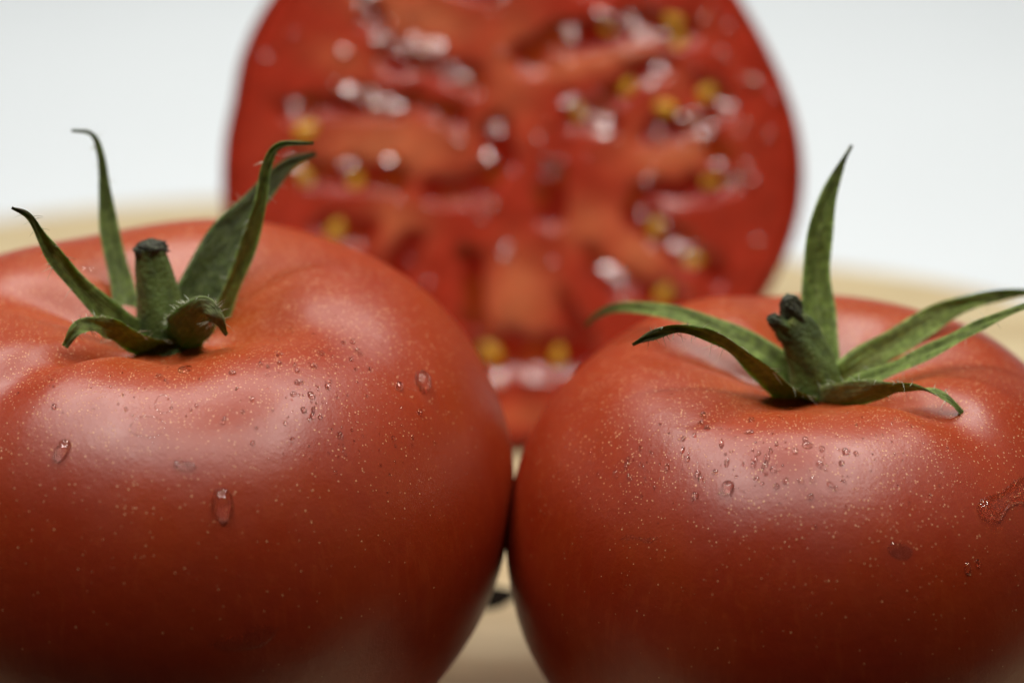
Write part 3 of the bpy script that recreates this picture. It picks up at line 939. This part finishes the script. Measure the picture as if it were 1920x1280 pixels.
BEADS_L = [(644, 642, 4), (662, 641, 5), (669, 656, 4.5), (675, 664, 4), (604, 663, 4.5), (659, 673, 4.5), (588, 686, 7, 4), (557, 695, 4.5), (552, 684, 3.5), (561, 716, 10, 4.5, 20),
           (614, 724, 5.5), (619, 715, 3.5), (584, 741, 8, 5.5, -20), (550, 738, 6, 4, 20), (569, 768, 5.5), (587, 767, 4), (586, 779, 5.5), (600, 781, 4.5), (579, 786, 3.5),
           (787, 773, 4.5), (737, 821, 3.5), (773, 819, 3.5), (637, 815, 5.5), (548, 823, 4), (693, 692, 3.5), (519, 664, 4.5), (524, 680, 4), (488, 682, 4), (502, 687, 3.5),
           (417, 791, 5, 4, 40), (421, 784, 3.5), (473, 748, 4), (455, 772, 3.5), (368, 760, 3.5), (236, 767, 3.5), (102, 762, 5), (300, 706, 4.5), (436, 699, 7, 4), (473, 830, 4.5), (480, 802, 3.5), (535, 793, 4)]
def bead_label(whose, marks, px, py, rx, ry, rot):
    size = 'tiny' if max(rx, ry) < 4.2 else 'small' if max(rx, ry) < 5.6 else 'larger'
    form = 'round' if 0.75 < rx / ry < 1.34 else 'oval' if abs(rot) < 12 else 'slanted'
    near = min(marks, key=lambda m: (m[0] - px) ** 2 + (m[1] - py) ** 2)[2]
    return f'{size} {form} water bead {near} on the {whose}'
MARKS_L = [(770, 745, 'near the round bright drop'), (660, 660, 'high on the upper shoulder edge'), (590, 775, 'in the group ending the highlight'),
           (560, 700, 'in the loose cluster beside the highlight'), (440, 760, 'in the middle of the highlight'), (300, 720, 'below the stem'), (110, 760, 'left of the stem'), (620, 720, 'between highlight and round drop')]
for q in BEADS_L:
    rx = q[2]; ry = q[3] if len(q) > 3 else rx * random.uniform(0.85, 1.0); rot = q[4] if len(q) > 4 else random.uniform(-10, 10)
    drop(bvh_L, bead_label('largest tomato', MARKS_L, q[0], q[1], rx, ry, rot), 'beads on the largest tomato', q[0], q[1], rx * 1.12, ry * 1.12, rot, 0.9, 0.2, 16, 7)
BEADS_R = [(1319, 778, 5, 6, 20), (1315, 792, 5.5, 4), (1326, 802, 5.5), (1302, 816, 4), (1281, 822, 4.5), (1280, 843, 4, 6, -35), (1353, 831, 4.5, 8, -10), (1290, 860, 4.5), (1252, 875, 5),
           (1363, 868, 4, 7, -30), (1341, 884, 5, 4), (1308, 888, 6), (1314, 897, 6, 4.5), (1304, 928, 6.5), (1445, 845, 4.5), (1438, 857, 5.5, 6.5), (1416, 861, 4.5), (1413, 871, 5.5, 4.5, 15),
           (1435, 870, 6, 4.5, 15), (1429, 879, 4.2), (1449, 879, 5.5), (1436, 888, 3.6), (1418, 897, 5.5, 4.2), (1429, 907, 4.5), (1456, 911, 5.8), (1473, 902, 5.5), (1502, 902, 5.2), (1523, 898, 5.2),
           (1520, 930, 5.5), (1556, 908, 5.5), (1567, 914, 4), (1537, 869, 7, 5.5), (1491, 845, 5.5, 5), (1514, 834, 10, 5.5, -5), (1510, 823, 5.5, 4.5), (1541, 841, 5.2), (1586, 846, 7.5, 5.5, -10),
           (1578, 868, 5.2), (1605, 850, 4.5), (1456, 832, 4.2), (1423, 849, 3.6), (1394, 869, 3.2), (1405, 810, 9, 4), (1408, 787, 7, 4.5), (1478, 766, 8, 4.5, -10), (1188, 1, 1), (1202, 870, 3.6), (1179, 893, 3.4), (1154, 884, 3.4), (1582, 902, 6, 3)]
MARKS_R = [(1310, 795, 'under the long front sepal'), (1265, 850, 'at the highlight end'), (1365, 880, 'around the largest round bead'), (1310, 905, 'below the largest bead'),
           (1432, 868, 'in the tight central cluster'), (1460, 905, 'under the central cluster'), (1515, 905, 'along the lower highlight border'), (1520, 835, 'below the broken stem'),
           (1590, 855, 'beside the deep crease'), (1560, 912, 'at the crease end'), (1420, 795, 'close below the calyx'), (1170, 885, 'on the far outer flank')]
for q in BEADS_R:
    if q[1] < 100: continue
    rx = q[2]; ry = q[3] if len(q) > 3 else rx * random.uniform(0.85, 1.0); rot = q[4] if len(q) > 4 else random.uniform(-10, 10)
    drop(bvh_R, bead_label('split-stem tomato', MARKS_R, q[0], q[1], rx, ry, rot), 'beads on the tomato with the split stem', q[0], q[1], rx * 1.12, ry * 1.12, rot, 0.9, 0.2, 16, 7)

def spray(bvh, name, label, regions):
    """beads too fine to pick apart"""
    V, F = [], []
    for (x0, x1, y0, y1, n) in regions:
        for _ in range(n):
            px, py = random.gauss((x0 + x1) / 2, (x1 - x0) / 3.2), random.gauss((y0 + y1) / 2, (y1 - y0) / 3.2)
            r = random.uniform(1.2, 2.8)
            m = drop_mesh(bvh, px, py, r * random.uniform(0.8, 1.4), r, random.uniform(-30, 30), 0.75, 0, 8, 3)
            if m is None: continue
            b0 = len(V)
            V += m[0]; F += [tuple(b0 + k for k in f) for f in m[1]]
    o = water_obj(name, V, F, WATER, None, V[0])
    tag(o, label, 'water spray', None, 'stuff')
spray(bvh_L, 'water_spray', 'finest mist of water over the shoulder of the largest tomato', [(440, 720, 630, 800, 90), (60, 400, 680, 800, 40), (560, 800, 780, 900, 25)])
spray(bvh_R, 'water_spray', 'finest mist of water over the shoulder of the broken stem tomato', [(1240, 1640, 770, 930, 110), (1120, 1300, 820, 960, 40), (1550, 1760, 780, 900, 25)])
